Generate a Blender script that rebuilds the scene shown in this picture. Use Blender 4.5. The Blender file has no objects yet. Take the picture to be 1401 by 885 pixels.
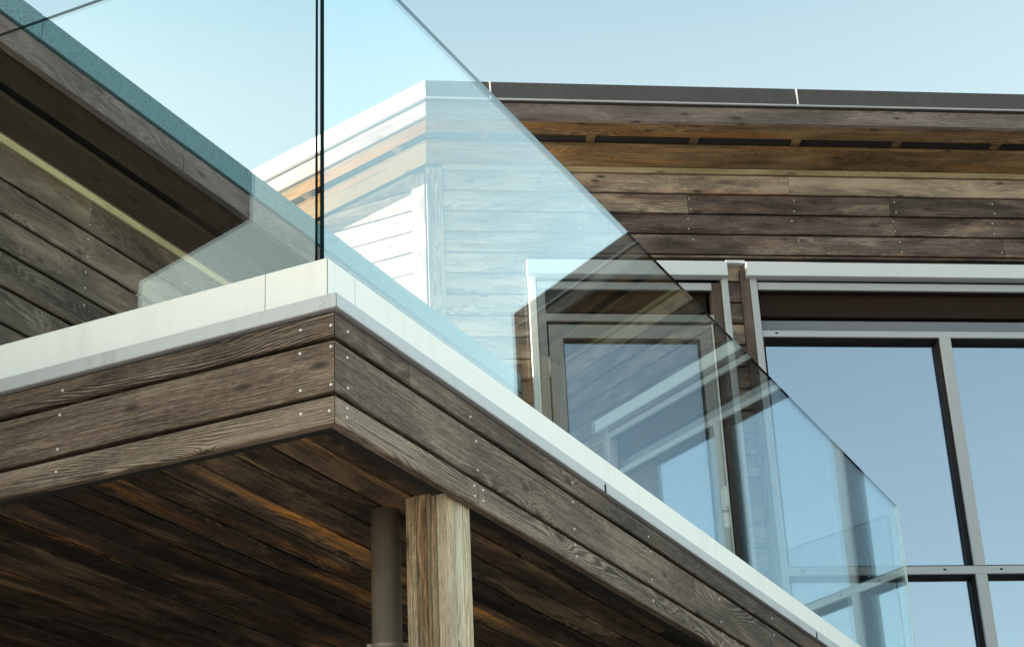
import bpy, bmesh, math, random
from mathutils import Vector, Matrix
random.seed(7)
RAD = math.radians
scene = bpy.context.scene
COL = scene.collection

def az(d): return Vector((math.sin(RAD(d)), math.cos(RAD(d)), 0))
UP = Vector((0, 0, 1))
# terrace frame: eR runs along the right edge, eL along the left edge, from the nearest corner C
EYE = 1.6
C = Vector((-0.41508, 3.83784, 1.77797 + EYE))          # top of the timber fascia at the corner
eR, nR, eL, nL = az(25), az(115), az(-65), az(205)
eF, nF = az(82.45), az(172.45)                           # window front
eG, nG = az(50), az(140)                                 # far side wall of the pavilion
F0 = C - .095 * nR + 6.0 * eR
W = F0 - 2.503 * eF                                      # left corner of the pavilion
V = F0 + 3.20 * eF                                       # right corner of the pavilion

class Frame:
    def __init__(s, o, a, b, n): s.o, s.a, s.b, s.n = o, a, b, n
    def p(s, a, b, n=0.): return s.o + a * s.a + b * s.b + n * s.n
FR = Frame(C, eR, UP, nR)          # right fascia: a along, b up, n outwards
FL = Frame(C, eL, UP, nL)
FF = Frame(F0, eF, UP, nF)
FWL = Frame(W, eL, UP, nL)         # pavilion left wall, from its front corner backwards
FG = Frame(V, eG, UP, nG)
WB = 2.13                          # annex wall distance behind the right fascia
FA = Frame(C - WB * nR, eR, UP, nR)
FAE = Frame(C - WB * nR - 1.82 * eR, eL, UP, nL)   # annex end wall

# ------------------------------------------------------------------ materials
def newmat(name):
    m = bpy.data.materials.new(name); m.use_nodes = True
    nt = m.node_tree; nt.nodes.clear()
    out = nt.nodes.new('ShaderNodeOutputMaterial')
    return m, nt, out
class N:
    def __init__(s, nt): s.nt = nt
    def new(s, t, **kw):
        n = s.nt.nodes.new(t)
        for k, v in kw.items(): setattr(n, k, v)
        return n
    def lk(s, a, b): s.nt.links.new(a, b)
    def val(s, sock, v):
        if hasattr(v, 'is_output') or isinstance(v, bpy.types.NodeSocket): s.lk(v, sock)
        else: sock.default_value = v
    def math(s, op, a, b=0., c=0., clamp=False):
        n = s.new('ShaderNodeMath', operation=op); n.use_clamp = clamp
        s.val(n.inputs[0], a); s.val(n.inputs[1], b); s.val(n.inputs[2], c)
        return n.outputs[0]
    def comb(s, x, y, z=0.):
        n = s.new('ShaderNodeCombineXYZ'); s.val(n.inputs[0], x); s.val(n.inputs[1], y); s.val(n.inputs[2], z); return n.outputs[0]
    def noise(s, vec, scale=1., detail=2., rough=.5, dist=0.):
        n = s.new('ShaderNodeTexNoise'); s.lk(vec, n.inputs['Vector'])
        n.inputs['Scale'].default_value = scale; n.inputs['Detail'].default_value = detail
        n.inputs['Roughness'].default_value = rough; n.inputs['Distortion'].default_value = dist
        return n.outputs[0]
    def ramp(s, fac, stops):
        n = s.new('ShaderNodeValToRGB'); s.lk(fac, n.inputs[0]); cr = n.color_ramp
        while len(cr.elements) < len(stops): cr.elements.new(.5)
        for e, (p, c) in zip(cr.elements, stops):
            e.position = p; e.color = (*c, 1) if len(c) == 3 else c
        return n.outputs[0]
    def mix(s, fac, a, b, mode='MIX'):
        n = s.new('ShaderNodeMix', data_type='RGBA', blend_type=mode)
        s.val(n.inputs[0], fac)
        for sk, v in ((n.inputs[6], a), (n.inputs[7], b)):
            if isinstance(v, tuple): sk.default_value = (*v, 1)
            else: s.lk(v, sk)
        return n.outputs[2]
    def smooth(s, x, lo, hi):
        n = s.new('ShaderNodeMapRange', interpolation_type='SMOOTHSTEP'); s.val(n.inputs[0], x)
        n.inputs[1].default_value = lo; n.inputs[2].default_value = hi; return n.outputs[0]

def wood(name, dark, mid, light, warm=(.30, .15, .05), grain=1., blot=1., knots=1., rough=.75, bump=.35, warmamt=0.):
    m, nt, out = newmat(name); g = N(nt)
    uv = g.new('ShaderNodeUVMap', uv_map='UVMap'); sep = g.new('ShaderNodeSeparateXYZ'); g.lk(uv.outputs[0], sep.inputs[0])
    at = g.new('ShaderNodeAttribute', attribute_name='tone'); sa = g.new('ShaderNodeSeparateColor'); g.lk(at.outputs['Color'], sa.inputs[0])
    tone, seed, wrm = sa.outputs[0], sa.outputs[1], sa.outputs[2]
    u = g.math('MULTIPLY_ADD', seed, 37.3, sep.outputs[0]); v = g.math('MULTIPLY_ADD', seed, 11.7, sep.outputs[1])
    vo = g.new('ShaderNodeTexVoronoi', voronoi_dimensions='2D', feature='F1'); vo.inputs['Scale'].default_value = 1.
    g.lk(g.comb(g.math('MULTIPLY', u, 3.1), g.math('MULTIPLY', v, 8.)), vo.inputs['Vector'])
    kd = vo.outputs['Distance']; kc = g.new('ShaderNodeSeparateColor'); g.lk(vo.outputs['Color'], kc.inputs[0])
    kon = g.math('GREATER_THAN', kc.outputs[0], .52)
    near = g.math('MULTIPLY', g.math('POWER', 2.718, g.math('MULTIPLY', kd, -9.)), kon)
    warp = g.noise(g.comb(g.math('MULTIPLY', u, .8), g.math('MULTIPLY', v, 7.), seed), 1., 2., .45)
    warp2 = g.noise(g.comb(g.math('MULTIPLY', u, 5.), g.math('MULTIPLY', v, 40.), seed), 1., 2., .5)
    r = g.math('ADD', g.math('MULTIPLY', v, 210.), g.math('ADD', g.math('MULTIPLY', warp, 80.), g.math('ADD', g.math('MULTIPLY', warp2, 3.), g.math('MULTIPLY', near, 16.))))
    ring = g.math('MULTIPLY_ADD', g.math('SINE', g.math('MULTIPLY', r, 3.1)), .5, .5)
    ring = g.math('POWER', ring, 1.6)
    ringmask = g.smooth(g.noise(g.comb(g.math('MULTIPLY', u, .7), g.math('MULTIPLY', v, 5.), g.math('ADD', seed, 4.)), 1., 2.), .46, .64)
    ring = g.math('MULTIPLY_ADD', g.math('SUBTRACT', ring, .5), g.math('MULTIPLY_ADD', ringmask, .85, .15), .5)
    fib = g.noise(g.comb(g.math('MULTIPLY', u, 3.5), g.math('MULTIPLY', v, 260.), seed), 1., 3., .6)
    blt = g.noise(g.comb(g.math('MULTIPLY', u, 2.2), g.math('MULTIPLY', v, 9.), g.math('ADD', seed, 9.)), 1., 5., .62, .6)
    blt2 = g.noise(g.comb(g.math('MULTIPLY', u, .9), g.math('MULTIPLY', v, 4.), g.math('ADD', seed, 2.)), 1., 3., .5)
    saw = g.noise(g.comb(g.math('MULTIPLY', u, 120.), g.math('MULTIPLY', v, 3.), seed), 1., 2., .5)
    f = g.math('ADD', .5, g.math('ADD', g.math('MULTIPLY', g.math('SUBTRACT', ring,   .5), .46 * grain),
        g.math('ADD', g.math('MULTIPLY', g.math('SUBTRACT', fib, .5), .80 * grain),
        g.math('ADD', g.math('MULTIPLY', g.math('SUBTRACT', blt, .5), 1.5 * blot), g.math('MULTIPLY', g.math('SUBTRACT', blt2, .5), .8 * blot)))))
    por = g.noise(g.comb(g.math('MULTIPLY', u, 34.), g.math('MULTIPLY', v, 420.), seed), 1., 2., .6)
    f = g.math('MULTIPLY_ADD', g.math('SUBTRACT', por, .5), .75 * grain, f)
    f = g.math('MULTIPLY_ADD', g.math('SUBTRACT', saw, .5), .10 * grain, f)
    f = g.math('MULTIPLY_ADD', g.math('SUBTRACT', tone, .5), .9, f, True)
    col = g.ramp(f, [(.08, dark), (.5, mid), (.95, light)])
    wf = g.math('MULTIPLY', g.smooth(g.noise(g.comb(g.math('MULTIPLY', u, .9), g.math('MULTIPLY', v, 24.), g.math('ADD', seed, 6.)), 1., 3., .55), .45, .72), g.math('MULTIPLY', wrm, 1.))
    wcol = g.mix(1., col, tuple(w * 5 for w in warm), 'MULTIPLY')
    col = g.mix(g.math('MULTIPLY_ADD', wf, 1., warmamt, True), col, wcol)
    crk = g.noise(g.comb(g.math('MULTIPLY', u, 1.6), g.math('MULTIPLY', v, 95.), g.math('ADD', seed, 13.)), 1., 2., .4)
    col = g.mix(g.math('MULTIPLY', g.smooth(crk, .66, .74), .75 * min(grain, 1.)), col, tuple(d * .7 for d in dark))
    kd2 = g.math('ADD', kd, g.math('MULTIPLY', g.math('SUBTRACT', warp2, .5), .16))
    kmask = g.math('MULTIPLY', g.math('MULTIPLY', g.math('SUBTRACT', 1., g.smooth(kd2, .02, .13)), kon), .8 * knots)
    col = g.mix(kmask, col, tuple(d * .8 for d in dark))
    b = g.new('ShaderNodeBsdfPrincipled'); g.lk(col, b.inputs['Base Color'])
    b.inputs['Roughness'].default_value = rough; b.inputs['Specular IOR Level'].default_value = .3
    h = g.math('ADD', g.math('MULTIPLY', ring, .5), g.math('ADD', g.math('MULTIPLY', fib, .8), g.math('MULTIPLY', saw, .25)))
    bp = g.new('ShaderNodeBump'); bp.inputs['Strength'].default_value = bump; bp.inputs['Distance'].default_value = .003
    g.lk(h, bp.inputs['Height']); g.lk(bp.outputs[0], b.inputs['Normal'])
    g.lk(b.outputs[0], out.inputs[0]); return m

def plain(name, col, rough=.5, metal=0., var=.12, scale=6., spec=.5, speck=0., speckscale=250., bump=0., streak=0.):
    m, nt, out = newmat(name); g = N(nt)
    tc = g.new('ShaderNodeTexCoord'); vec = tc.outputs['Object']
    n1 = g.noise(vec, scale, 5., .6)
    k = g.math('MULTIPLY_ADD', g.math('SUBTRACT', n1, .5), 2 * var, 1.)
    if speck:
        n2 = g.noise(vec, speckscale, 2., .7)
        k = g.math('MULTIPLY', k, g.math('MULTIPLY_ADD', g.math('SUBTRACT', n2, .5), 2 * speck, 1.))
    if streak:
        sp = g.new('ShaderNodeSeparateXYZ'); g.lk(vec, sp.inputs[0])
        n3 = g.noise(g.comb(g.math('MULTIPLY', sp.outputs[0], 26.), g.math('MULTIPLY', sp.outputs[1], 26.), g.math('MULTIPLY', sp.outputs[2], 1.5)), 1., 4., .6)
        n4 = g.noise(vec, 2.3, 3., .5)
        k = g.math('MULTIPLY', k, g.math('SUBTRACT', 1., g.math('MULTIPLY', g.math('MULTIPLY', g.smooth(n3, .48, .75), g.smooth(n4, .35, .7)), streak * 2)))
    cl = g.mix(1., tuple(col), g.comb(k, k, k), 'MULTIPLY')
    b = g.new('ShaderNodeBsdfPrincipled'); g.lk(cl, b.inputs['Base Color'])
    b.inputs['Metallic'].default_value = metal; b.inputs['Specular IOR Level'].default_value = spec
    g.lk(g.math('MULTIPLY_ADD', g.math('SUBTRACT', n1, .5), .3, rough, True), b.inputs['Roughness'])
    if bump:
        bp = g.new('ShaderNodeBump'); bp.inputs['Strength'].default_value = bump; bp.inputs['Distance'].default_value = .002
        g.lk(g.noise(vec, speckscale if speck else 60., 2.), bp.inputs['Height']); g.lk(bp.outputs[0], b.inputs['Normal'])
    g.lk(b.outputs[0], out.inputs[0]); return m

def glass(name, f0, tint, refl=(1, 1, 1), power=5.):
    # coated sheet glass: clear body, mirror reflection that grows towards grazing angles (Schlick)
    m, nt, out = newmat(name); g = N(nt)
    geo = g.new('ShaderNodeNewGeometry'); d = g.new('ShaderNodeVectorMath', operation='DOT_PRODUCT')
    g.lk(geo.outputs['Incoming'], d.inputs[0]); g.lk(geo.outputs['Normal'], d.inputs[1])
    c = g.math('ABSOLUTE', d.outputs['Value']); fr = g.math('MULTIPLY_ADD', g.math('POWER', g.math('SUBTRACT', 1., c), power), 1 - f0, f0, True)
    t = g.new('ShaderNodeBsdfTransparent'); t.inputs[0].default_value = (*tint, 1)
    gl = g.new('ShaderNodeBsdfGlossy'); gl.inputs['Color'].default_value = (*refl, 1); gl.inputs['Roughness'].default_value = 0.
    mx = g.new('ShaderNodeMixShader'); g.lk(fr, mx.inputs[0]); g.lk(t.outputs[0], mx.inputs[1]); g.lk(gl.outputs[0], mx.inputs[2])
    g.lk(mx.outputs[0], out.inputs[0]); return m

M = {}
M['fascia'] = wood('weathered_fascia_wood', (0.017, 0.012, 0.010), (0.105, 0.076, 0.060), (0.273, 0.215, 0.173), grain=1.25, blot=.75)
M['siding'] = wood('stained_siding_wood', (0.023, 0.015, 0.014), (0.098, 0.071, 0.064), (0.319, 0.251, 0.193), grain=.9, blot=1.1)
M['annex'] = wood('annex_siding_wood', (0.024, 0.016, 0.012), (0.114, 0.082, 0.063), (0.295, 0.231, 0.173), grain=.8, blot=1.0)
M['batten'] = wood('pale_batten_wood', (.28, .22, .12), (.58, .50, .30), (.70, .62, .42), grain=.6, blot=.5, knots=.6)
M['soffit'] = wood('eave_soffit_wood', (.035, .022, .012), (.125, .080, .042), (.27, .19, .10), warm=(.27, .175, .08), grain=.9, blot=.9)
M['bounce_gold'] = wood('bounce_lit_eave_wood', (.15, .09, .04), (.41, .285, .15), (.56, .43, .26), grain=.7, blot=.5)  # paler, warmer copy of the soffit wood: reflected sunlight put into the colour
M['asoffit'] = wood('annex_soffit_wood', (.035, .025, .018), (.085, .062, .043), (.16, .12, .08), grain=.5, blot=.6)
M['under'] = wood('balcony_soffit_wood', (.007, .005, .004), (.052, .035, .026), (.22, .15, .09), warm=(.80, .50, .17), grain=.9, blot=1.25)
M['post'] = wood('laminated_post_wood', (.05, .034, .02), (.225, .172, .112), (.60, .54, .43), grain=.9, blot=.6)
M['trim'] = wood('grey_trim_wood', (0.036, 0.027, 0.026), (0.118, 0.093, 0.090), (0.237, 0.197, 0.187), grain=.8, blot=.8)
M['jamb'] = wood('dark_jamb_wood', (0.031, 0.022, 0.020), (0.088, 0.061, 0.055), (0.175, 0.128, 0.110), grain=.9, blot=.8)
M['coping'] = plain('white_coping_panel', (.79, .785, .785), .45, var=.05, scale=5., streak=.05)
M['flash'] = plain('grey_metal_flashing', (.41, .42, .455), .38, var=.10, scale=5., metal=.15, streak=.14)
M['alu'] = plain('light_aluminium_frame', (.33, .335, .365), .38, var=.07, metal=.1)
M['head'] = plain('pale_grey_flashing_box', (.50, .51, .545), .4, var=.06)
M['tan'] = wood('tan_batten_wood', (.10, .075, .045), (.24, .185, .11), (.36, .29, .18), grain=.7, blot=.6)
M['leaf'] = plain('grey_door_frame_paint', (.235, .232, .24), .42, var=.08)
M['white'] = plain('white_painted_metal', (.84, .83, .80), .4, var=.05)
M['felt'] = plain('grey_roofing_felt', (.066, .062, .068), .85, var=.25, scale=7., spec=.25, speck=.8, speckscale=180., bump=.5)
M['teal'] = plain('weathered_zinc_fascia', (.085, .175, .205), .6, var=.16, scale=7., speck=1.1, speckscale=120., bump=.4)
M['roofing'] = plain('pale_bounce_roofing', (.42, .38, .32), .85, var=.2, speck=.3, speckscale=60.)  # unseen annex roof, made pale and warm to bounce sun onto the pavilion eave
M['black'] = plain('dark_gap', (.012, .010, .010), .9, var=.1)
M['gasket'] = plain('black_rubber_gasket', (.018, .015, .015), .7, spec=.15)
M['mauve'] = plain('grey_spandrel_panel', (.125, .13, .16), .35, var=.06)
M['brown'] = plain('dark_brown_blind', (.022, .014, .011), .8, var=.12, scale=3., spec=.08)
M['screw'] = plain('steel_screw', (.50, .48, .45), .35, metal=.5, var=.1)
M['pipe'] = plain('grey_downpipe_metal', (.20, .165, .138), .45, var=.25, scale=9., metal=.2)
M['inner'] = plain('dark_brown_inner_frame', (.030, .022, .019), .55, var=.1, spec=.2)
M['interior'] = plain('dim_interior', (.05, .05, .055), .8)
M['glass'] = glass('clear_coated_glass', .072, (.945, .962, .962), (.86, .98, .98), power=3.5)
M['pane'] = glass('window_glass', .50, (.55, .62, .66), (.62, .715, .855), power=5.)
M['edge'] = plain('dark_glass_edge', (.006, .016, .018), 1., var=.1, spec=0.)
M['edgew'] = plain('lit_white_glass_edge', (.80, .88, .88), .2, var=.05)  # white colour stands for light gathered in the glass end
M['gravel'] = plain('pale_gravel_ground', (.20, .19, .175), .9, var=.3, scale=.4, speck=.35, speckscale=40.)
M['floor'] = plain('deck_paving', (.45, .44, .42), .7)

# ------------------------------------------------------------------ mesh builder
class MB:
    def __init__(s):
        s.bm = bmesh.new(); s.uv = s.bm.loops.layers.uv.new('UVMap'); s.tl = s.bm.loops.layers.float_color.new('tone')
        s.org = None
    def face(s, pts, uvs, tone, mi=0):
        f = s.bm.faces.new([s.bm.verts.new(p) for p in pts]); f.material_index = mi
        for l, q in zip(f.loops, uvs): l[s.uv].uv = q; l[s.tl] = tone
        return f
    def bar(s, fr, a0, a1, b0, b1, n0, n1, tone=None, ch=0., along='a', mi=0, sk0=0., sk1=0.):
        """board: box in frame fr; long axis 'a' or 'b'; ch chamfers the long edges of the outer (n1) side.
        sk0/sk1: the a-ends lean by that much per unit of n (mitres)."""
        if tone is None: tone = rt()
        t = (*tone, 1.)
        if along == 'a':
            P = lambda l, w, n: fr.p(l + (sk0 if l == a0 else sk1) * n, w, n)
            l0, l1, w0, w1 = a0, a1, b0, b1
        else:
            P = lambda l, w, n: fr.p(w, l, n)
            l0, l1, w0, w1 = b0, b1, a0, a1
        c = min(ch, (w1 - w0) * .3, (n1 - n0) * .45)
        sec = [(w0, n0), (w0, n1 - c), (w0 + c, n1), (w1 - c, n1), (w1, n1 - c), (w1, n0)] if c > 0 else [(w0, n0), (w0, n1), (w1, n1), (w1, n0)]
        k = len(sec); off = []; d = w0 - (n1 - n0)
        for i in range(k):
            off.append(d); q = sec[(i + 1) % k]; d += math.hypot(q[0] - sec[i][0], q[1] - sec[i][1])
        off.append(d)
        for i in range(k):
            (wa, na), (wb, nb) = sec[i], sec[(i + 1) % k]
            s.face([P(l0, wa, na), P(l1, wa, na), P(l1, wb, nb), P(l0, wb, nb)],
                   [(l0, off[i]), (l1, off[i]), (l1, off[i + 1]), (l0, off[i + 1])], t, mi)
        for l, o in ((l0, sec), (l1, sec[::-1])):
            s.face([P(l, w, n) for w, n in o], [(l + n, w) for w, n in o], t, mi)
    def poly(s, fr, pts, n0, n1, tone=None, mi=0):
        """flat polygon (a,b) of frame fr with thickness n0..n1"""
        t = (*(tone or rt()), 1.)
        s.face([fr.p(a, b, n1) for a, b in pts], [(a, b) for a, b in pts], t, mi)
        s.face([fr.p(a, b, n0) for a, b in pts[::-1]], [(a, b) for a, b in pts[::-1]], t, mi)
        for i in range(len(pts)):
            (a, b), (c, d) = pts[i], pts[(i + 1) % len(pts)]
            s.face([fr.p(a, b, n0), fr.p(c, d, n0), fr.p(c, d, n1), fr.p(a, b, n1)], [(a, b), (c, d), (c + .01, d + .01), (a + .01, b + .01)], t, mi)
    def hexa(s, q, tone=None, mi=0, udir=None):
        """eight corners: q[0..3] one side, q[4..7] the opposite side"""
        t = (*(tone or rt()), 1.)
        ud = (udir or (q[1] - q[0])).normalized()
        for idx in ((0, 1, 2, 3), (7, 6, 5, 4), (0, 4, 5, 1), (1, 5, 6, 2), (2, 6, 7, 3), (3, 7, 4, 0)):
            pts = [q[i] for i in idx]; nn = (pts[1] - pts[0]).cross(pts[2] - pts[0])
            if nn.length < 1e-9: nn = UP.copy()
            vd = nn.normalized().cross(ud)
            s.face(pts, [(p.dot(ud), p.dot(vd)) for p in pts], t, mi)
    def tube(s, p0, p1, r, seg=28, tone=None, ringz=0):
        t = (*(tone or (.5, .5, 0)), 1.); ax = (p1 - p0).normalized(); x = ax.orthogonal().normalized(); y = ax.cross(x)
        L = (p1 - p0).length; c = [(math.cos(2 * math.pi * i / seg), math.sin(2 * math.pi * i / seg)) for i in range(seg)]
        for i in range(seg):
            a, b = c[i], c[(i + 1) % seg]; pa, pb = r * (a[0] * x + a[1] * y), r * (b[0] * x + b[1] * y)
            f = s.face([p0 + pa, p0 + pb, p1 + pb, p1 + pa], [(0, i * .01), (0, i * .01 + .01), (L, i * .01 + .01), (L, i * .01)], t); f.smooth = True
        s.face([p0 + r * (a * x + b * y) for a, b in c[::-1]], [(0, 0)] * seg, t); s.face([p1 + r * (a * x + b * y) for a, b in c], [(0, 0)] * seg, t)
    def build(s, name, mats, parent=None, merge=True):
        if merge: bmesh.ops.remove_doubles(s.bm, verts=s.bm.verts, dist=1e-5)
        bmesh.ops.recalc_face_normals(s.bm, faces=s.bm.faces)
        me = bpy.data.meshes.new(name); s.bm.to_mesh(me); s.bm.free()
        for m in (mats if isinstance(mats, (list, tuple)) else [mats]): me.materials.append(m)
        o = bpy.data.objects.new(name, me); COL.objects.link(o)
        if parent is not None:
            o.parent = parent; w = Vector((0, 0, 0)); q = parent
            while q is not None: w += Vector(q.location); q = q.parent
            o.location = -w
        return o
def rt(lo=.3, hi=.7, w=0.): return (random.uniform(lo, hi), random.random(), w * random.random())
def thing(name, loc, label, cat, group=None):
    o = bpy.data.objects.new(name, None); COL.objects.link(o); o.location = loc; o.empty_display_size = .2
    o['label'] = label; o['category'] = cat
    if group: o['group'] = group
    return o
def tag(o, label, cat, group=None):
    o['label'] = label; o['category'] = cat
    if group: o['group'] = group
    return o
_screw = None
def screw(fr, a, b, n, parent, r=.0042, mat='screw'):
    global _screw
    if _screw is None:
        bm = bmesh.new(); bmesh.ops.create_cone(bm, cap_ends=True, segments=10, radius1=1., radius2=.75, depth=.5)
        _screw = bpy.data.meshes.new('screw'); bm.to_mesh(_screw); bm.free(); _screw.materials.append(M['screw'])
    o = bpy.data.objects.new('screw', _screw); COL.objects.link(o); o.parent = parent
    w = Vector((0, 0, 0)); q = parent
    while q is not None: w += Vector(q.location); q = q.parent
    o.location = fr.p(a + random.uniform(-.004, .004), b + random.uniform(-.004, .004), n) - w
    o.rotation_euler = Vector((0, 0, 1)).rotation_difference(fr.n).to_euler(); o.scale = (r, r, r)
    return o

# ------------------------------------------------------------------ ground
bm = MB(); gp = [Vector((x, y, 0)) for x, y in ((-600, -600), (600, -600), (600, 600), (-600, 600))]
bm.face(gp, [(p.x, p.y) for p in gp], (.5, .5, 0, 1))
gnd = bm.build('ground', M['gravel']); gnd['kind'] = 'structure'

# ------------------------------------------------------------------ balcony
A1 = 5.93                                             # right edge ends on the pavilion front
def base(p): return Vector((p.x, p.y, 0))
bal = thing('balcony', base(C), 'timber-clad balcony with white coping whose corner juts towards the viewer', 'balcony')
zb = [(-.278, -.2105), (-.1995, -.0715), (-.0605, .000)]
gapk = .0
def fascia(fr, cuts, tones, mitre):
    for r, (z0, z1) in enumerate(zb):
        cs = [0.] + cuts[r] + [mitre[1]]
        for i in range(len(cs) - 1):
            b = MB(); e0 = .0 if i == 0 else .0012; e1 = .0012 if i < len(cs) - 2 else 0.
            b.bar(fr, cs[i] + e0 + (.0012 if i == 0 else 0.), cs[i + 1] - e1, z0, z1, -.026, 0., tones[r][i], .0035, sk0=(-1. if i == 0 else 0.))
            b.build('fascia_board', M['fascia'], bal)
fascia(FL, [[], [], []], [[(.60, .135, .1)], [(.47, .31, .1)], [(.40, .82, .1)]], (0, WB))
fascia(FR, [[.725, 3.3], [2.35], [.36, 2.9]],
       [[(.66, .22, .1), (.62, .57, .1), (.55, .4, 0)], [(.50, .74, .1), (.42, .05, .1)], [(.34, .91, .1), (.40, .44, .1), (.36, .66, .1)]], (0, A1))
# joist core behind the boards (dark gaps)
b = MB(); b.bar(FL, .03, WB, -.27, .0, -.07, -.029); b.build('backing_board', M['black'], bal)
b = MB(); b.bar(FR, .075, A1, -.27, .0, -.07, -.029); b.build('backing_board', M['black'], bal)
# soffit planks, run along the right edge
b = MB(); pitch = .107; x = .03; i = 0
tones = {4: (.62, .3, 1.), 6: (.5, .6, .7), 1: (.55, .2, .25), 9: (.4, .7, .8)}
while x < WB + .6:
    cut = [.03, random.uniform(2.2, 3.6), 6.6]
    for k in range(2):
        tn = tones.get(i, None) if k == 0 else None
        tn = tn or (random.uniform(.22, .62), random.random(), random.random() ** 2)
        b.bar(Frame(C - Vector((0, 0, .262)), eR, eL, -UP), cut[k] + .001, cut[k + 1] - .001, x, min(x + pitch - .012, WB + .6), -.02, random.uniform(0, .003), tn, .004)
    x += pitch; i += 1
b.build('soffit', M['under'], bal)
b = MB(); b.poly(Frame(C, eR, eL, UP), [(.07, .07), (5.99, .07), (4.66, 2.16), (4.0, 2.7), (.07, 2.7)], -.24, .03); b.build('deck_slab', M['black'], bal)
b = MB(); b.poly(Frame(C, eR, eL, UP), [(.14, .14), (5.9, .14), (4.74, WB - .03), (.14, WB - .03)], .034, .05); b.build('deck_floor', M['floor'], bal)
# white coping panels, channel for the glass
for fr, cuts in ((FL, [0., .228, WB]), (FR, [0., .18, 2.02, 3.9, 5.96])):
    for i in range(len(cuts) - 1):
        b = MB(); b.bar(fr, cuts[i] + (.0013 if i else .0016), cuts[i + 1] - .0013, .046, .176, -.086, -.05, (.5, .5, 0), .002, sk0=(-1. if i == 0 else 0.))
        b.build('coping_panel', M['coping'], bal)
    b = MB(); b.bar(fr, .1025, cuts[-1], .046, .172, -.135, -.104, (.5, .5, 0)); b.build('inner_channel', M['flash'], bal)
for fr, cuts in ((FL, [0., WB]), (FR, [0., 1.577, 3.745, 5.96])):
    for i in range(len(cuts) - 1):
        b = MB(); b.bar(fr, cuts[i] + (.0018 if i else .0010), cuts[i + 1] - .0018, .006, .0435, -.048, .012, (.5, .5, 0), .002, sk0=(-1. if i == 0 else 0.))
        b.build('drip_edge', M['flash'], bal)
    for c in cuts[1:-1]:
        b = MB(); b.bar(fr, c - .003, c + .003, .004, .03, .0125, .015, (.5, .5, 0)); b.build('joint_clip', M['gasket'], bal)
rows = [-.262, -.225, -.182, -.088, -.047, -.012]
for a in (.012, .094, .80, 1.4):
    for z in ((-.245, -.182, -.088, -.033) if a < .05 else (-.243, -.18, -.09, -.03)): screw(FL, a, z, .001, bal)
for a, zs in ((.055, (-.25, -.225, -.175, -.10, -.03)), (.70, (-.255, -.228)), (.75, (-.255, -.228)), (.69, (-.04,)), (.72, (-.175, -.10)), (1.35, (-.25, -.22, -.17, -.09, -.03)),
              (1.95, (-.25, -.175, -.09, -.04)), (2.6, (-.25, -.22, -.175, -.09)), (3.2, (-.17, -.09, -.03))):
    for z in zs: screw(FR, a, z, .001, bal)
for a in (.035,): screw(FL, a, .024, .0125, bal, .0048)
for a in (.11, .76, 2.4, 3.2): screw(FR, a, .022, .0125, bal, .0038)

# ------------------------------------------------------------------ glass balustrade
def pane(fr, a0, a1, endmat, label):
    b = MB(); z0, z1, n0, n1 = .05, 1.213, -.102, -.090
    q = [fr.p(a0, z0, n1), fr.p(a1, z0, n1), fr.p(a1, z1, n1), fr.p(a0, z1, n1)]; r = [fr.p(a0, z0, n0), fr.p(a1, z0, n0), fr.p(a1, z1, n0), fr.p(a0, z1, n0)]
    b.hexa(q + r)
    bmx = b.bm
    for f in bmx.faces:
        f.normal_update(); nn = f.normal
        if abs(nn.dot(fr.n)) > .9: f.material_index = 0
        elif abs(nn.dot(fr.a)) > .9 and (f.calc_center_median() - fr.p(a1, 0, 0)).dot(fr.a) > -.01: f.material_index = endmat
        else: f.material_index = 1
    if endmat == 2:
        b.bar(fr, a1 - .004, a1 + .001, z0, z1 - .001, n1 + .0005, n1 + .0025, (.5, .5, 0), 0, 'b', mi=2)  # added white strip, the bright edge light put in as colour
    o = b.build('balustrade_glass', [M['glass'], M['edge'], M['edgew']])
    return tag(o, label, 'glass pane')
pane(FL, .110, WB - .02, 1, 'clear glass balustrade pane standing on the short left edge of the balcony')
pane(FR, .10, 5.97, 2, 'long clear glass balustrade pane along the right balcony edge in front of the door')

# ------------------------------------------------------------------ post and downpipe
b = MB(); fp = Frame(C, eR, UP, nR)
wn, wa = .118 / 4, .132 / 3
for k in range(4):
    for q in range(3):
        tn = [.62, .36, .32, .52][k] + [.0, -.05, .12][q] + (.12 if k == 0 else 0)  # outermost layer paler: brighter light on the right face put into its tone
        b.bar(fp, .600 + wa * q + (.0011 if q else 0), .600 + wa * (q + 1) - .0011 * (q < 2), -C.z, -.262, -.032 - wn * (k + 1) + .0011 * (k < 3), -.032 - wn * k - (.0011 if k else 0), (tn, .13 + .21 * k + .07 * q, .3), .0012, 'b')
post = b.build('timber_post', M['post']); tag(post, 'square laminated timber post holding up the balcony under its right edge', 'post')
pp = C + .66 * eR - .245 * nR
b = MB(); b.tube(Vector((pp.x, pp.y, 0)), Vector((pp.x, pp.y, C.z - .263)), .039)
dp = b.build('downpipe', M['pipe']); tag(dp, 'round grey-brown downpipe under the balcony, just left of the timber post', 'downpipe')
zb_ = C.z - .628
b = MB(); b.tube(Vector((pp.x, pp.y, zb_ - .009)), Vector((pp.x, pp.y, zb_ + .009)), .0405)
fb = Frame(Vector((pp.x, pp.y, zb_)), az(85), UP, az(175))
b.bar(fb, .0395, .064, -.006, .010, -.004, .004); b.bar(fb, -.052, -.0395, -.010, .008, .0, .006)
b.build('bracket', M['pipe'], dp)

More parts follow.
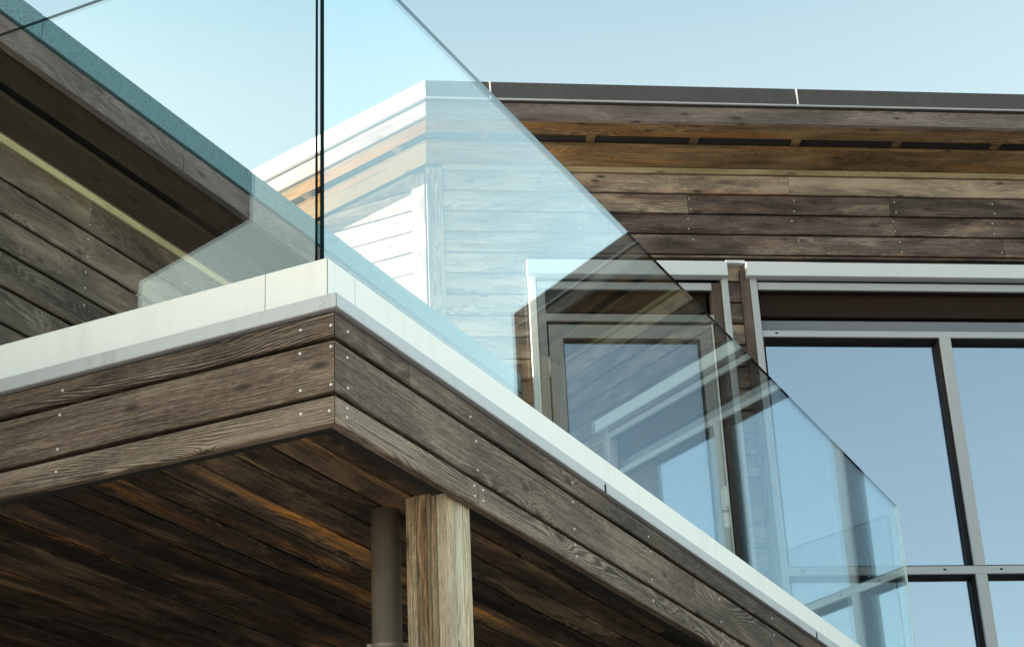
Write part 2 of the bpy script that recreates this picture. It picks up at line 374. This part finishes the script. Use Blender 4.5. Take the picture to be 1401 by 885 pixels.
# ------------------------------------------------------------------ pavilion
pav = thing('timber_pavilion', base(F0), 'tall brown timber pavilion with large windows, a glazed door and a deep sloping eave', 'building')
KG = .40                                              # roof rise towards the front
def roofz(p, z0):                                     # plane through height z0 at the window front, rising outwards
    return C.z + z0 + KG * (p - F0).dot(nF)
def siding(mb, fr, a0, a1, ztop, zbot, pitch, cuts, tones, n0=-.022, n1=0., gap=.0105, clip=None):
    z = ztop; r = 0
    while z > zbot + .01:
        zl = max(z - pitch, zbot)
        cs = [a0] + [c for c in cuts(r) if a0 + .03 < c < a1 - .03] + [a1]
        for i in range(len(cs) - 1):
            t = tones(r, i); x0, x1 = cs[i] + (.001 if i else 0), cs[i + 1] - (.001 if i < len(cs) - 2 else 0)
            if clip is None: mb.bar(fr, x0, x1, zl + gap, z, n0, n1, t, .004)
            else:
                pts = clip_poly([(x0, zl + gap), (x1, zl + gap), (x1, z), (x0, z)], clip)
                if len(pts) > 2: mb.poly(fr, pts, n0, n1, t)
        z = zl; r += 1
def clip_poly(pts, f):                                # keep where b <= f(a), f linear
    out = []
    for i in range(len(pts)):
        p, q = pts[i], pts[(i + 1) % len(pts)]; dp_, dq = f(p[0]) - p[1], f(q[0]) - q[1]
        if dp_ >= 0: out.append(p)
        if dp_ * dq < 0: t = dp_ / (dp_ - dq); out.append((p[0] + t * (q[0] - p[0]), p[1] + t * (q[1] - p[1])))
    return out
ZT = 3.243; PT = .130
S0, S1 = -2.503, 3.20
FLOOR = -C.z
# front siding: above the head boxes, left part, middle strip, right part, below the windows
Tn = {0: [.72, .78, .70, .6], 1: [.66, .30, .36, .3], 2: [.62, .26, .34, .42], 3: [.60, .38, .48, .36]}
joints = {0: [-.39], 1: [-1.0, .2], 2: [-1.58, .21, 1.4], 3: [-1.62, -.38, .85], 4: [.2]}
b = MB(); rs = random.Random(3)
def ft(r, i):
    l = Tn.get(r); return ((l[i % 4] if l else rs.uniform(.3, .5)), rs.random(), .25)
siding(b, FF, S0 + .091, S1 - .09, ZT, 2.70, PT, lambda r: joints.get(r, []), ft)
ZL = ZT - 4 * PT
siding(b, FF, S0 + .091, -1.945, ZL - .0, FLOOR, PT, lambda r: [], lambda r, i: (rs.uniform(.6, .78), rs.random(), .3))
siding(b, FF, -.835, -.68, 2.683, FLOOR, PT, lambda r: [], lambda r, i: (rs.uniform(.48, .66), rs.random(), .2))
siding(b, FF, 2.64, S1 - .09, ZL - .0, FLOOR, PT, lambda r: [], lambda r, i: (rs.uniform(.3, .5), rs.random(), .3))
siding(b, FF, -1.945, -.835, .02, FLOOR, PT, lambda r: [], lambda r, i: (rs.uniform(.3, .5), rs.random(), .3))
siding(b, FF, -.68, 2.64, .02, FLOOR, PT, lambda r: [.6], lambda r, i: (rs.uniform(.3, .5), rs.random(), .3))
b.build('front_siding', M['siding'], pav)
b = MB()
b.bar(FF, S0 + .02, S1 - .02, 2.62, 3.26, -.06, -.024); b.bar(FF, S0 + .02, -1.93, FLOOR, 2.618, -.06, -.024)
b.bar(FF, -.85, -.66, FLOOR, 2.618, -.14, -.024); b.bar(FF, 2.64, S1 - .02, FLOOR, 2.618, -.06, -.024)
b.bar(FF, -1.93, -.85, FLOOR, .0, -.06, -.024); b.bar(FF, -.66, 2.64, FLOOR, .0, -.06, -.024)
b.build('wall_core', M['black'], pav)
# left (sunlit) wall and right wall
clipL = lambda fr: (lambda a: roofz(fr.p(a, 0, 0), 3.262) - C.z)
b = MB(); cl = clipL(FWL)
siding(b, FWL, .0925, 5.2, ZT + .018, FLOOR, PT, lambda r: [], lambda r, i: (rs.uniform(.62, .78), rs.random(), .2), clip=cl)
b.build('side_siding', M['siding'], pav)
b = MB(); b.poly(FWL, clip_poly([(.03, FLOOR), (5.2, FLOOR), (5.2, 3.6), (.03, 3.6)], cl), -.06, -.024); b.build('wall_core', M['black'], pav)
b = MB(); cl = clipL(FG)
siding(b, FG, .0925, 5.2, ZT + .018, FLOOR, PT, lambda r: [], lambda r, i: (rs.uniform(.35, .55), rs.random(), .2), clip=cl)
b.build('side_siding', M['siding'], pav)
b = MB(); b.poly(FG, clip_poly([(.03, FLOOR), (5.2, FLOOR), (5.2, 3.6), (.03, 3.6)], cl), -.06, -.024); b.build('wall_core', M['black'], pav)
# corner boards
for fr, a0, a1 in ((FF, S0 - .004, S0 + .089), (FF, S1 - .089, S1 + .004)):
    b = MB(); b.bar(fr, a0, a1, FLOOR, 3.255, -.012, .016, (.58, .37, .2), .003, 'b'); b.build('corner_board', M['siding'], pav)
for fr in (FWL, FG):
    b = MB(); b.bar(fr, .0045, .0905, FLOOR, 3.225, -.012, .016, (.62, .67, .2), .003, 'b'); b.build('corner_board', M['siding'], pav)
# pale batten under the eave
b = MB(); b.bar(FF, S0 + .09, S1 - .09, 3.247, 3.282, -.02, .012, (.5, .2, 0), .003); b.build('eave_batten', M['tan'], pav)
# --- roof: footprint offset by o, mitred at the two corners
def isect(P, d, Q, e):                                # 2D line intersection
    den = d.x * e.y - d.y * e.x; t = ((Q.x - P.x) * e.y - (Q.y - P.y) * e.x) / den
    return P + t * d
OF, OS = .33, .29
BACK = 4.6
def foot(k):                                          # corners of the eave outline at fraction k of the overhang
    f, s = OF * k, OS * k
    cl_ = isect(F0 + f * nF, eF, W + s * nL, eL); cr_ = isect(F0 + f * nF, eF, V + s * nG, eG)
    return [cl_ + Vector((0, 0, 0)), cr_, V + s * nG + BACK * eG, W + s * nL + BACK * eL]
def at(p, z0): return Vector((p.x, p.y, roofz(p, z0)))
ZS = 3.282                                            # soffit height at the wall line
def strip(mb, k0, k1, up0, up1, edges=(0, 1, 3), tone=None, seg=None, thick_dir=True):
    """band of the eave between overhang fractions k0<k1, from up0 to up1 above the soffit plane, along front/right/left edges"""
    A, B = foot(k0), foot(k1)
    for e in edges:
        i, j = {0: (0, 1), 1: (1, 2), 3: (0, 3)}[e]
        a, b_, c, d = A[i], A[j], B[j], B[i]
        q = [at(p, ZS + up0) for p in (a, b_, c, d)] + [at(p, ZS + up1) for p in (a, b_, c, d)]
        mb.hexa(q, (tone or rt(.4, .62, .6)), udir=(q[1] - q[0]))
b = MB(); strip(b, .02, .44, 0., .020, (0,), tone=(.50, .33, .5)); strip(b, .64, .93, 0.002, .022, (0,), tone=(.52, .81, .9)); b.build('soffit', M['soffit'], pav)
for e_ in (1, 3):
    b = MB(); strip(b, .02, .44, 0., .020, (e_,), tone=(.55, .13, .5)); strip(b, .64, .93, 0.002, .022, (e_,), tone=(.55, .61, .6)); b.build('side_soffit', M['bounce_gold'], pav)
b = MB(); strip(b, .02, .97, .035, .05); b.build('soffit_void', M['black'], pav)
b = MB(); strip(b, .935, 1., -.012, .083, tone=(.52, .45, .1)); b.build('eave_trim', M['trim'], pav)
b = MB(); strip(b, .90, 1.0, .084, .0945); b.build('shadow_gap', M['black'], pav)
b = MB(); strip(b, 1.045, 1.066, .0885, .0945, edges=(0,)); b.build('drip_strip', M['flash'], pav)
b = MB(); strip(b, .90, 1.06, .0955, .2, edges=(0,)); b.build('roof_edge', M['felt'], pav)
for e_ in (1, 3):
    b = MB(); strip(b, .90, 1.06, .0955, .2, edges=(e_,)); b.build('sun_pale_verge', M['flash'], pav)  # side edges paler than the front felt: sunlight put into the colour
T_ = [at(p, ZS + .16) for p in foot(.95)]; U_ = [at(p, ZS + .198) for p in foot(.95)]
b = MB(); b.hexa(T_ + U_); b.build('roof', M['felt'], pav)
# seam in the roof edge
for s_ in (-2.16, -.389, 1.4):
    fr = Frame(F0 + OF * 1.06 * nF, eF, UP, nF); z_ = roofz(F0 + OF * 1.06 * nF, ZS) - C.z
    b = MB(); b.bar(fr, s_ - .004, s_ + .004, z_ + .096, z_ + .201, -.02, .003, (.5, .5, 0)); b.build('roof_seam', M['white'], pav)
# vent blocks in the eave gap
for k in range(10):
    s_ = -2.174 + .6 * k; p = F0 + s_ * eF + .18 * nF; z_ = roofz(p, ZS) - C.z
    b = MB(); b.bar(FF, s_ - .024, s_ + .024, z_ + .010, z_ + .036, .147, .210, (.45, random.random(), .3)); b.build('vent_block', M['soffit'], pav)
for k in range(5):
    s_ = .10 + .6 * k; p = FWL.p(s_, 0, .157); z_ = roofz(p, ZS) - C.z
    b = MB(); b.bar(FWL, s_ - .024, s_ + .024, z_ + .008, z_ + .034, .125, .19, (.72, random.random(), .3)); b.build('vent_block', M['soffit'], pav)
for s_ in (-1.62, -1.0, -.385, .22, .82, 1.42, 2.0):
    for r in range(4):
        zt = ZT - PT * r
        for z_ in (zt - .03, zt - .095):
          if random.random() < .7: screw(FF, s_ + (.012 if r % 2 else -.010), z_, .001, pav, .0044)

# --- head boxes, jamb strips
def zc(z, o): return z - (1.778 + z) / 8.3 * o        # a height read on the wall plane, for a piece standing o proud of it
def head(name, a0, a1, z0, z1, o, mat, back=0.):
    b = MB(); b.bar(FF, a0, a1, zc(z0, o), zc(z1, o), back, o, (.5, .5, 0), .003); return b.build(name, M[mat], pav)
head('head_flashing', -1.96, -.825, 2.602, 2.69, .07, 'head', .002)
head('head_flashing', -.712, 2.70, 2.602, 2.69, .07, 'head', .002)
b = MB(); b.bar(FF, -.823, -.714, 2.655, 2.672, .002, .045, (.5, .5, 0)); b.build('head_flashing', M['head'], pav)
for a0, a1, m in ((-1.955, -1.914, 'white'), (-.855, -.819, 'alu'), (-.692, -.652, 'alu'), (2.60, 2.64, 'alu')):
    b = MB(); b.bar(FF, a0, a1, .03, 2.565, -.03, .03, (.5, .5, 0), .002, 'b'); b.build('jamb_strip', M[m], pav)
b = MB(); b.bar(FF, -.745, -.694, .02, 2.62, .001, .03, (.30, .77, .2), .003, 'b'); b.build('corner_batten', M['jamb'], pav)

# --- large window
FO, GO = .020, -.052
win = bpy.data.objects.new('window', None); COL.objects.link(win); win.parent = pav; win.location = (0, 0, 0)
win['label'] = 'big grid window of blue reflecting panes right of the door'
def fbar(name, a0, a1, z0, z1, o0, o1, mat, parent, along='a', conv=True):
    b = MB()
    if conv: z0, z1 = zc(z0, o1), zc(z1, o1)
    if mat in ('alu', 'leaf') and o0 <= -.09:
        e = .0015
        c = MB(); c.bar(FF, a0 + e, a1 - e, z0 + e, z1 - e, o0, o1 - .0185, (.3, random.random(), .2), 0, along); c.build('inner_frame', M['inner'], parent)
        o0 = o1 - .018
    b.bar(FF, a0, a1, z0, z1, o0, o1, (.45, random.random(), .2), .0025, along); return b.build(name, M[mat], parent)
WA, WZ = -.648, 2.185
# upper zone
fbar('frame_rail', WA, 2.60, 2.512, 2.558, -.10, FO, 'alu', win)
fbar('blind', WA + .012, 2.59, 2.36, 2.50, -.085, -.040, 'brown', win, conv=False)
fbar('spandrel', WA + .012, 2.59, 2.215, 2.345, -.088, -.058, 'mauve', win, conv=False)
fbar('frame_rail', WA, 2.60, 2.221, 2.260, -.10, FO, 'alu', win)
fbar('frame_rail', WA, 2.60, .843, .888, -.10, FO, 'alu', win)
fbar('frame_rail', WA, 2.60, .03, .09, -.10, FO, 'alu', win)
fbar('frame_post', WA, WA + .010, .092, 2.20, -.10, FO - .002, 'gasket', win, 'b', False)
MUL = [(.372, .436), (1.42, 1.484)]
for a0, a1 in MUL:
    for z0, z1 in ((.092, zc(.843, FO) - .001), (zc(.888, FO) + .001, zc(2.221, FO) - .001)):
        fbar('mullion', a0, a1, z0, z1, -.10, FO + .004, 'alu', win, 'b', False)
        b = MB(); b.bar(FF, a0 - .006, a0 - .0005, z0, z1, -.10, FO - .02, (.3, .4, 0), 0, 'b'); b.build('gasket', M['gasket'], win)
for z0, z1 in ((zc(.888, FO), zc(.888, FO) + .005),):
    b = MB(); b.bar(FF, WA + .012, 2.18, z0, z1, -.09, FO - .004, (.3, .4, 0)); b.build('gasket', M['gasket'], win)
for z1 in (zc(2.221, FO), zc(.843, FO)):
    b = MB(); b.bar(FF, WA + .012, 2.18, z1 - .004, z1 - .0005, -.099, FO - .012, (.3, .4, 0)); b.build('gasket', M['gasket'], win)
edges = [WA + .012, .366, .442, 1.414, 1.49, 2.18]
for k in range(3):
    for z0, z1 in ((.095, zc(.843, FO) - .004), (zc(.888, FO) + .006, zc(2.221, FO) - .004)):
        b = MB(); b.bar(FF, edges[2 * k] + .001, edges[2 * k + 1] - .001, z0, z1, GO - .006, GO, (.5, .5, 0)); b.build('pane', M['pane'], win)
b = MB(); b.bar(FF, 2.185, 2.598, .03, 2.20, -.10, -.03, (.3, .7, .2), 0, 'b'); b.build('side_panel', M['jamb'], win)
for a in (-.57, .21, .52, 1.2):
    for z in ((2.240, .866) if a in (-.57, 1.2) else (.866,)): 
        o = screw(FF, a, zc(z, FO), FO + .0005, win, .008); o.name = 'drain_cap'; o.scale = (.011, .006, .006)
        if 'cap' not in bpy.data.meshes:
            me = o.data.copy(); me.name = 'cap'; me.materials.clear(); me.materials.append(M['gasket'])
        o.data = bpy.data.meshes['cap']
# --- door with top light
door = bpy.data.objects.new('door', None); COL.objects.link(door); door.parent = pav
door['label'] = 'grey framed glazed door seen through the balustrade glass'
DA, DB = -1.905, -.915
fbar('frame_rail', DA, DB, 2.505, 2.55, -.10, FO, 'alu', door)
fbar('blind', DA + .03, DB - .02, 2.385, 2.497, -.085, -.05, 'brown', door, conv=False)
fbar('spandrel', DA + .03, DB - .02, 2.31, 2.38, -.088, -.058, 'mauve', door, conv=False)
fbar('frame_rail', DA, DB, 2.308, 2.352, -.10, FO, 'leaf', door)
fbar('frame_post', DA - .006, DA + .042, .03, 2.49, -.10, FO - .001, 'leaf', door, 'b', False)
fbar('frame_post', DB - .012, DB, .03, 2.28, -.10, -.02, 'gasket', door, 'b', False)
fbar('frame_post', DB, -.857, .03, 2.545, -.06, .008, 'jamb', door, 'b', False)
b = MB(); b.bar(FF, DA + .044, DB - .014, 2.22, zc(2.307, FO), -.09, -.01, (.5, .5, 0)); b.build('gasket', M['gasket'], door)
LA, LB, LT = -1.853, -.930, zc(2.287, .015)
fbar('leaf_rail', LA, LB, LT - .082, LT, -.09, .015, 'leaf', door, conv=False)
fbar('leaf_rail', LA, LB, .04, .14, -.09, .015, 'leaf', door, conv=False)
for a0, a1 in ((LA, LA + .078), (LB - .075, LB)): fbar('leaf_stile', a0, a1, .1405, LT - .0825, -.09, .0145, 'leaf', door, 'b', False)
b = MB(); b.bar(FF, LB - .0045, LB + .003, .04, LT + .004, -.03, .019, (.5, .5, 0), 0, 'b'); b.build('edge_strip', M['white'], door)
b = MB(); b.bar(FF, LA + .0785, LB - .0755, .1405, LT - .083, -.026, -.020, (.5, .5, 0)); b.build('pane', M['pane'], door)
for a0, a1, z0, z1 in ((LA + .079, LB - .076, LT - .0905, LT - .0835), ): 
    b = MB(); b.bar(FF, a0, a1, z0, z1, -.019, .006, (.3, .5, 0)); b.build('gasket', M['gasket'], door)
for a0, a1 in ((LA + .079, LA + .084), (LB - .081, LB - .076)):
    b = MB(); b.bar(FF, a0, a1, .141, LT - .092, -.019, .006, (.3, .5, 0), 0, 'b'); b.build('gasket', M['gasket'], door)
b = MB(); fh = FF
b.bar(fh, -.972, -.940, 1.20, 1.31, .0155, .030, (.5, .5, 0), .004, 'b'); b.bar(fh, -.964, -.948, 1.27, 1.295, .030, .06, (.5, .5, 0), .003)
b.bar(fh, -.970, -.942, 1.20, 1.31, .060, .080, (.5, .5, 0), .006, 'b'); b.bar(fh, -.972, -.940, 1.10, 1.18, .0155, .034, (.5, .5, 0), .006, 'b')
b.build('handle', M['white'], door)
for z_ in (2.02, 1.0, .3):
    b = MB(); b.tube(FF.p(LA - .006, z_ - .06, .022), FF.p(LA - .006, z_ + .06, .022), .008, 14); b.build('hinge', M['alu'], door)
# interior behind the glass
b = MB(); b.bar(FF, -2.2, 3.0, -.02, .02, -3., -.12); b.bar(FF, -2.2, 3.0, 2.66, 2.70, -3., -.12); b.bar(FF, -2.2, 3.0, .022, 2.658, -3.04, -3.0)
b.bar(FF, -2.24, -2.2, .022, 2.658, -3., -.15); b.bar(FF, 3.0, 3.04, .022, 2.658, -3., -.12)
b.build('interior', M['interior'], pav)

# ------------------------------------------------------------------ annex (lower building on the left)
anx = thing('timber_annex', base(FA.p(0, 0, 0)), 'lower timber building at the left with a blue-grey zinc roof edge and dark eave', 'building')
AE0, AE1 = -1.82, 4.70
ATOP = 1.645
b = MB(); ra = random.Random(11)
aj = {0: [.35, 1.68], 1: [2.6], 2: [.2], 3: [1.2], 4: [.5]}
at_ = {0: [.58, .52, .50], 1: [.50, .5], 2: [.45, .40], 3: [.34, .32], 4: [.46, .36], 5: [.3, .3]}
siding(b, FA, AE0 + .002, AE1, ATOP, FLOOR, .1405, lambda r: aj.get(r, []), lambda r, i: (at_.get(r, [.4] * 3)[i % len(at_.get(r, [.4] * 3))], ra.random(), .15), gap=.0115)
b.build('wall_siding', M['annex'], anx)
b = MB(); b.bar(FA, AE0 + .03, AE1, FLOOR, ATOP + .03, -.06, -.024); b.build('wall_core', M['black'], anx)
KA = .27                                              # annex roof rises towards its eave
def azr(bq): return KA * bq
b = MB(); clA = lambda a: ATOP + .03 - KA * a
siding(b, FAE, .024, 4., ATOP + .0, FLOOR, .1405, lambda r: [2.], lambda r, i: (ra.uniform(.4, .6), ra.random(), .15), gap=.0115, clip=clA)
b.build('end_siding', M['annex'], anx)
b = MB(); b.poly(FAE, clip_poly([(.062, FLOOR), (4., FLOOR), (4., 1.8), (.062, 1.8)], clA), -.06, -.024); b.build('wall_core', M['black'], anx)
b = MB(); b.bar(FA, AE0 + .02, AE1, ATOP + .002, ATOP + .034, -.02, .012, (.5, .6, 0), .003); b.build('eave_batten', M['batten'], anx)
OA, OE = .33, .29
def apt(a, n, up): return C + a * eR - (WB - n) * nR + Vector((0, 0, ATOP + .036 + KA * n + up))
def aend(n): return 6.0 + (-(WB - n) + .095) / math.cos(RAD(32.55)) * math.sin(RAD(32.55)) * .999 - .012   # where the eave meets the pavilion front
def astrip(mb, n0, n1, up0, up1, tone=None, cuts=None, e=None):
    e = AE0 - OE if e is None else e
    cs = [None] + (cuts or []) + [None]
    for i in range(len(cs) - 1):
        l0 = l1 = None
        f0 = (lambda n: e) if cs[i] is None else (lambda n, c=cs[i]: c + .0018)
        f1 = aend if cs[i + 1] is None else (lambda n, c=cs[i + 1]: c - .0018)
        q = [apt(f0(n0), n0, up0), apt(f1(n0), n0, up0), apt(f1(n1), n1, up0), apt(f0(n1), n1, up0)]
        q += [apt(f0(n0), n0, up1), apt(f1(n0), n0, up1), apt(f1(n1), n1, up1), apt(f0(n1), n1, up1)]
        mb.hexa(q, tone or rt(.4, .6, .1))
b = MB(); astrip(b, .012, .142, 0., .02, (.42, .3, .2), [1.9]); astrip(b, .185, .305, .003, .022, (.40, .7, .2), [2.6]); b.build('soffit', M['asoffit'], anx)
b = MB(); astrip(b, .01, .31, .032, .045); b.build('soffit_void', M['black'], anx)
b = MB(); astrip(b, .307, .332, -.012, .092, (.62, .15, .2), [1.82]); b.build('eave_trim', M['trim'], anx)
b = MB(); astrip(b, .300, .328, .0925, .101); b.build('shadow_gap', M['black'], anx)
b = MB(); astrip(b, .290, .340, .1015, .205, cuts=[-.93, .94, 2.81]); b.build('roof_edge', M['teal'], anx)
# end overhang and roof sheet
b = MB()
q = [apt(AE0 - OE + .02, -3.9, 0), apt(AE0 - .002, -3.9, 0), apt(AE0 - .002, .30, 0), apt(AE0 - OE + .02, .30, 0)]
b.hexa(q + [p + Vector((0, 0, .018)) for p in q]); b.build('end_soffit', M['asoffit'], anx)
b = MB()
q = [apt(AE0 - OE - .002, -3.9, -.012), apt(AE0 - OE + .018, -3.9, -.012), apt(AE0 - OE + .018, .306, -.012), apt(AE0 - OE - .002, .306, -.012)]
b.hexa(q + [p + Vector((0, 0, .10)) for p in q], (.6, .4, .2), udir=(q[2] - q[1])); b.build('eave_trim', M['trim'], anx)
b = MB()
q = [apt(AE0 - OE - .006, -3.9, .1015), apt(AE0 - OE + .03, -3.9, .1015), apt(AE0 - OE + .03, .289, .1015), apt(AE0 - OE - .006, .289, .1015)]
b.hexa(q + [p + Vector((0, 0, .1)) for p in q]); b.build('roof_edge', M['teal'], anx)
b = MB()
pts = [(AE0 - OE + .03, .29), (aend(.29), .29), (aend(-.12), -.12), (aend(-.12) , -3.9), (AE0 - OE + .03, -3.9)]
lo = [apt(a, n, .11) for a, n in pts]; hi = [apt(a, n, .198) for a, n in pts]
for fpts in (lo[::-1], hi): b.face(fpts, [(p.x, p.y) for p in fpts], (.5, .5, 0, 1))
for i in range(5):
    j = (i + 1) % 5; b.face([lo[i], lo[j], hi[j], hi[i]], [(0, 0), (1, 0), (1, .1), (0, .1)], (.5, .5, 0, 1))
b.build('roof', M['roofing'], anx)
for a in (-1.3, -.14, .46, 1.06, 1.67, 2.3):
    for r in range(6):
        zt = ATOP - .1405 * r
        for z_ in (zt - .03, zt - .10): screw(FA, a, z_, .001, anx, .0046)

# ------------------------------------------------------------------ light
SUN_AZ, SUN_EL = 263.2, 13.5
world = bpy.data.worlds.new('World'); scene.world = world; world.use_nodes = True
nt = world.node_tree; nt.nodes.clear(); g = N(nt)
wo = g.new('ShaderNodeOutputWorld'); bg = g.new('ShaderNodeBackground'); sky = g.new('ShaderNodeTexSky', sky_type='NISHITA')
sky.sun_disc = False; sky.sun_elevation = RAD(SUN_EL); sky.sun_rotation = RAD(SUN_AZ); sky.altitude = 50; sky.air_density = 1.; sky.dust_density = .8; sky.ozone_density = 1.5
bg.inputs['Strength'].default_value = .055
hs = g.new('ShaderNodeHueSaturation'); hs.inputs['Saturation'].default_value = .74; g.lk(sky.outputs[0], hs.inputs['Color'])
hi = g.new('ShaderNodeTexCoord'); hz_ = g.new('ShaderNodeSeparateXYZ'); g.lk(hi.outputs['Generated'], hz_.inputs[0])
skyc = g.mix(g.smooth(hz_.outputs[2], .51, .62), hs.outputs[0], g.mix(1., hs.outputs[0], (.72, .93, 1.03), 'MULTIPLY'))
tint = g.mix(1., skyc, (1.17, 1.14, .90), 'MULTIPLY')
# unseen bright sky patch added in the east for the right pane's reflection
tcw = g.new('ShaderNodeTexCoord'); dt = g.new('ShaderNodeVectorMath', operation='DOT_PRODUCT')
g.lk(tcw.outputs['Generated'], dt.inputs[0]); hz = az(62) * math.cos(RAD(20)) + UP * math.sin(RAD(20)); dt.inputs[1].default_value = hz
hm = g.math('MULTIPLY', g.smooth(dt.outputs['Value'], .77, .97), g.math('MULTIPLY_ADD', g.noise(tcw.outputs['Generated'], 2.2, 3., .5), .6, .7))
k_ = g.math('MULTIPLY_ADD', hm, .42, 1.)
tint = g.mix(1., tint, g.comb(k_, k_, k_), 'MULTIPLY')
g.lk(tint, bg.inputs[0]); g.lk(bg.outputs[0], wo.inputs[0])
sl = bpy.data.lights.new('sun', 'SUN'); sl.energy = 5.; sl.angle = RAD(.5); sl.color = (1., .9, .76)
so = bpy.data.objects.new('sun', sl); COL.objects.link(so)
sd = az(SUN_AZ) * math.cos(RAD(SUN_EL)) + UP * math.sin(RAD(SUN_EL))
so.rotation_euler = sd.to_track_quat('Z', 'Y').to_euler(); so.location = (-8, -6, 12)

# ------------------------------------------------------------------ camera
p, r = RAD(24.208), RAD(-2.6955)
fw = Vector((0, math.cos(p), math.sin(p))); up = Vector((0, -math.sin(p), math.cos(p))); ri = Vector((1, 0, 0))
R_ = ri * math.cos(r) + up * math.sin(r); U2 = -ri * math.sin(r) + up * math.cos(r)
cd = bpy.data.cameras.new('camera'); cam = bpy.data.objects.new('camera', cd); COL.objects.link(cam)
cam.matrix_world = Matrix(((R_.x, U2.x, -fw.x, 0), (R_.y, U2.y, -fw.y, 0), (R_.z, U2.z, -fw.z, EYE), (0, 0, 0, 1)))
cd.sensor_width = 36; cd.lens = 36 * 2462.3 / 1401; cd.clip_start = .05; cd.clip_end = 3000
scene.camera = cam
scene.view_settings.view_transform = 'Standard'; scene.view_settings.look = 'None'
scene.view_settings.exposure = 3.0; scene.view_settings.gamma = 1; scene.view_settings.use_curve_mapping = False
scene.render.engine = 'CYCLES'
scene.cycles.max_bounces = 12; scene.cycles.transparent_max_bounces = 24; scene.cycles.glossy_bounces = 6; scene.cycles.use_denoising = True
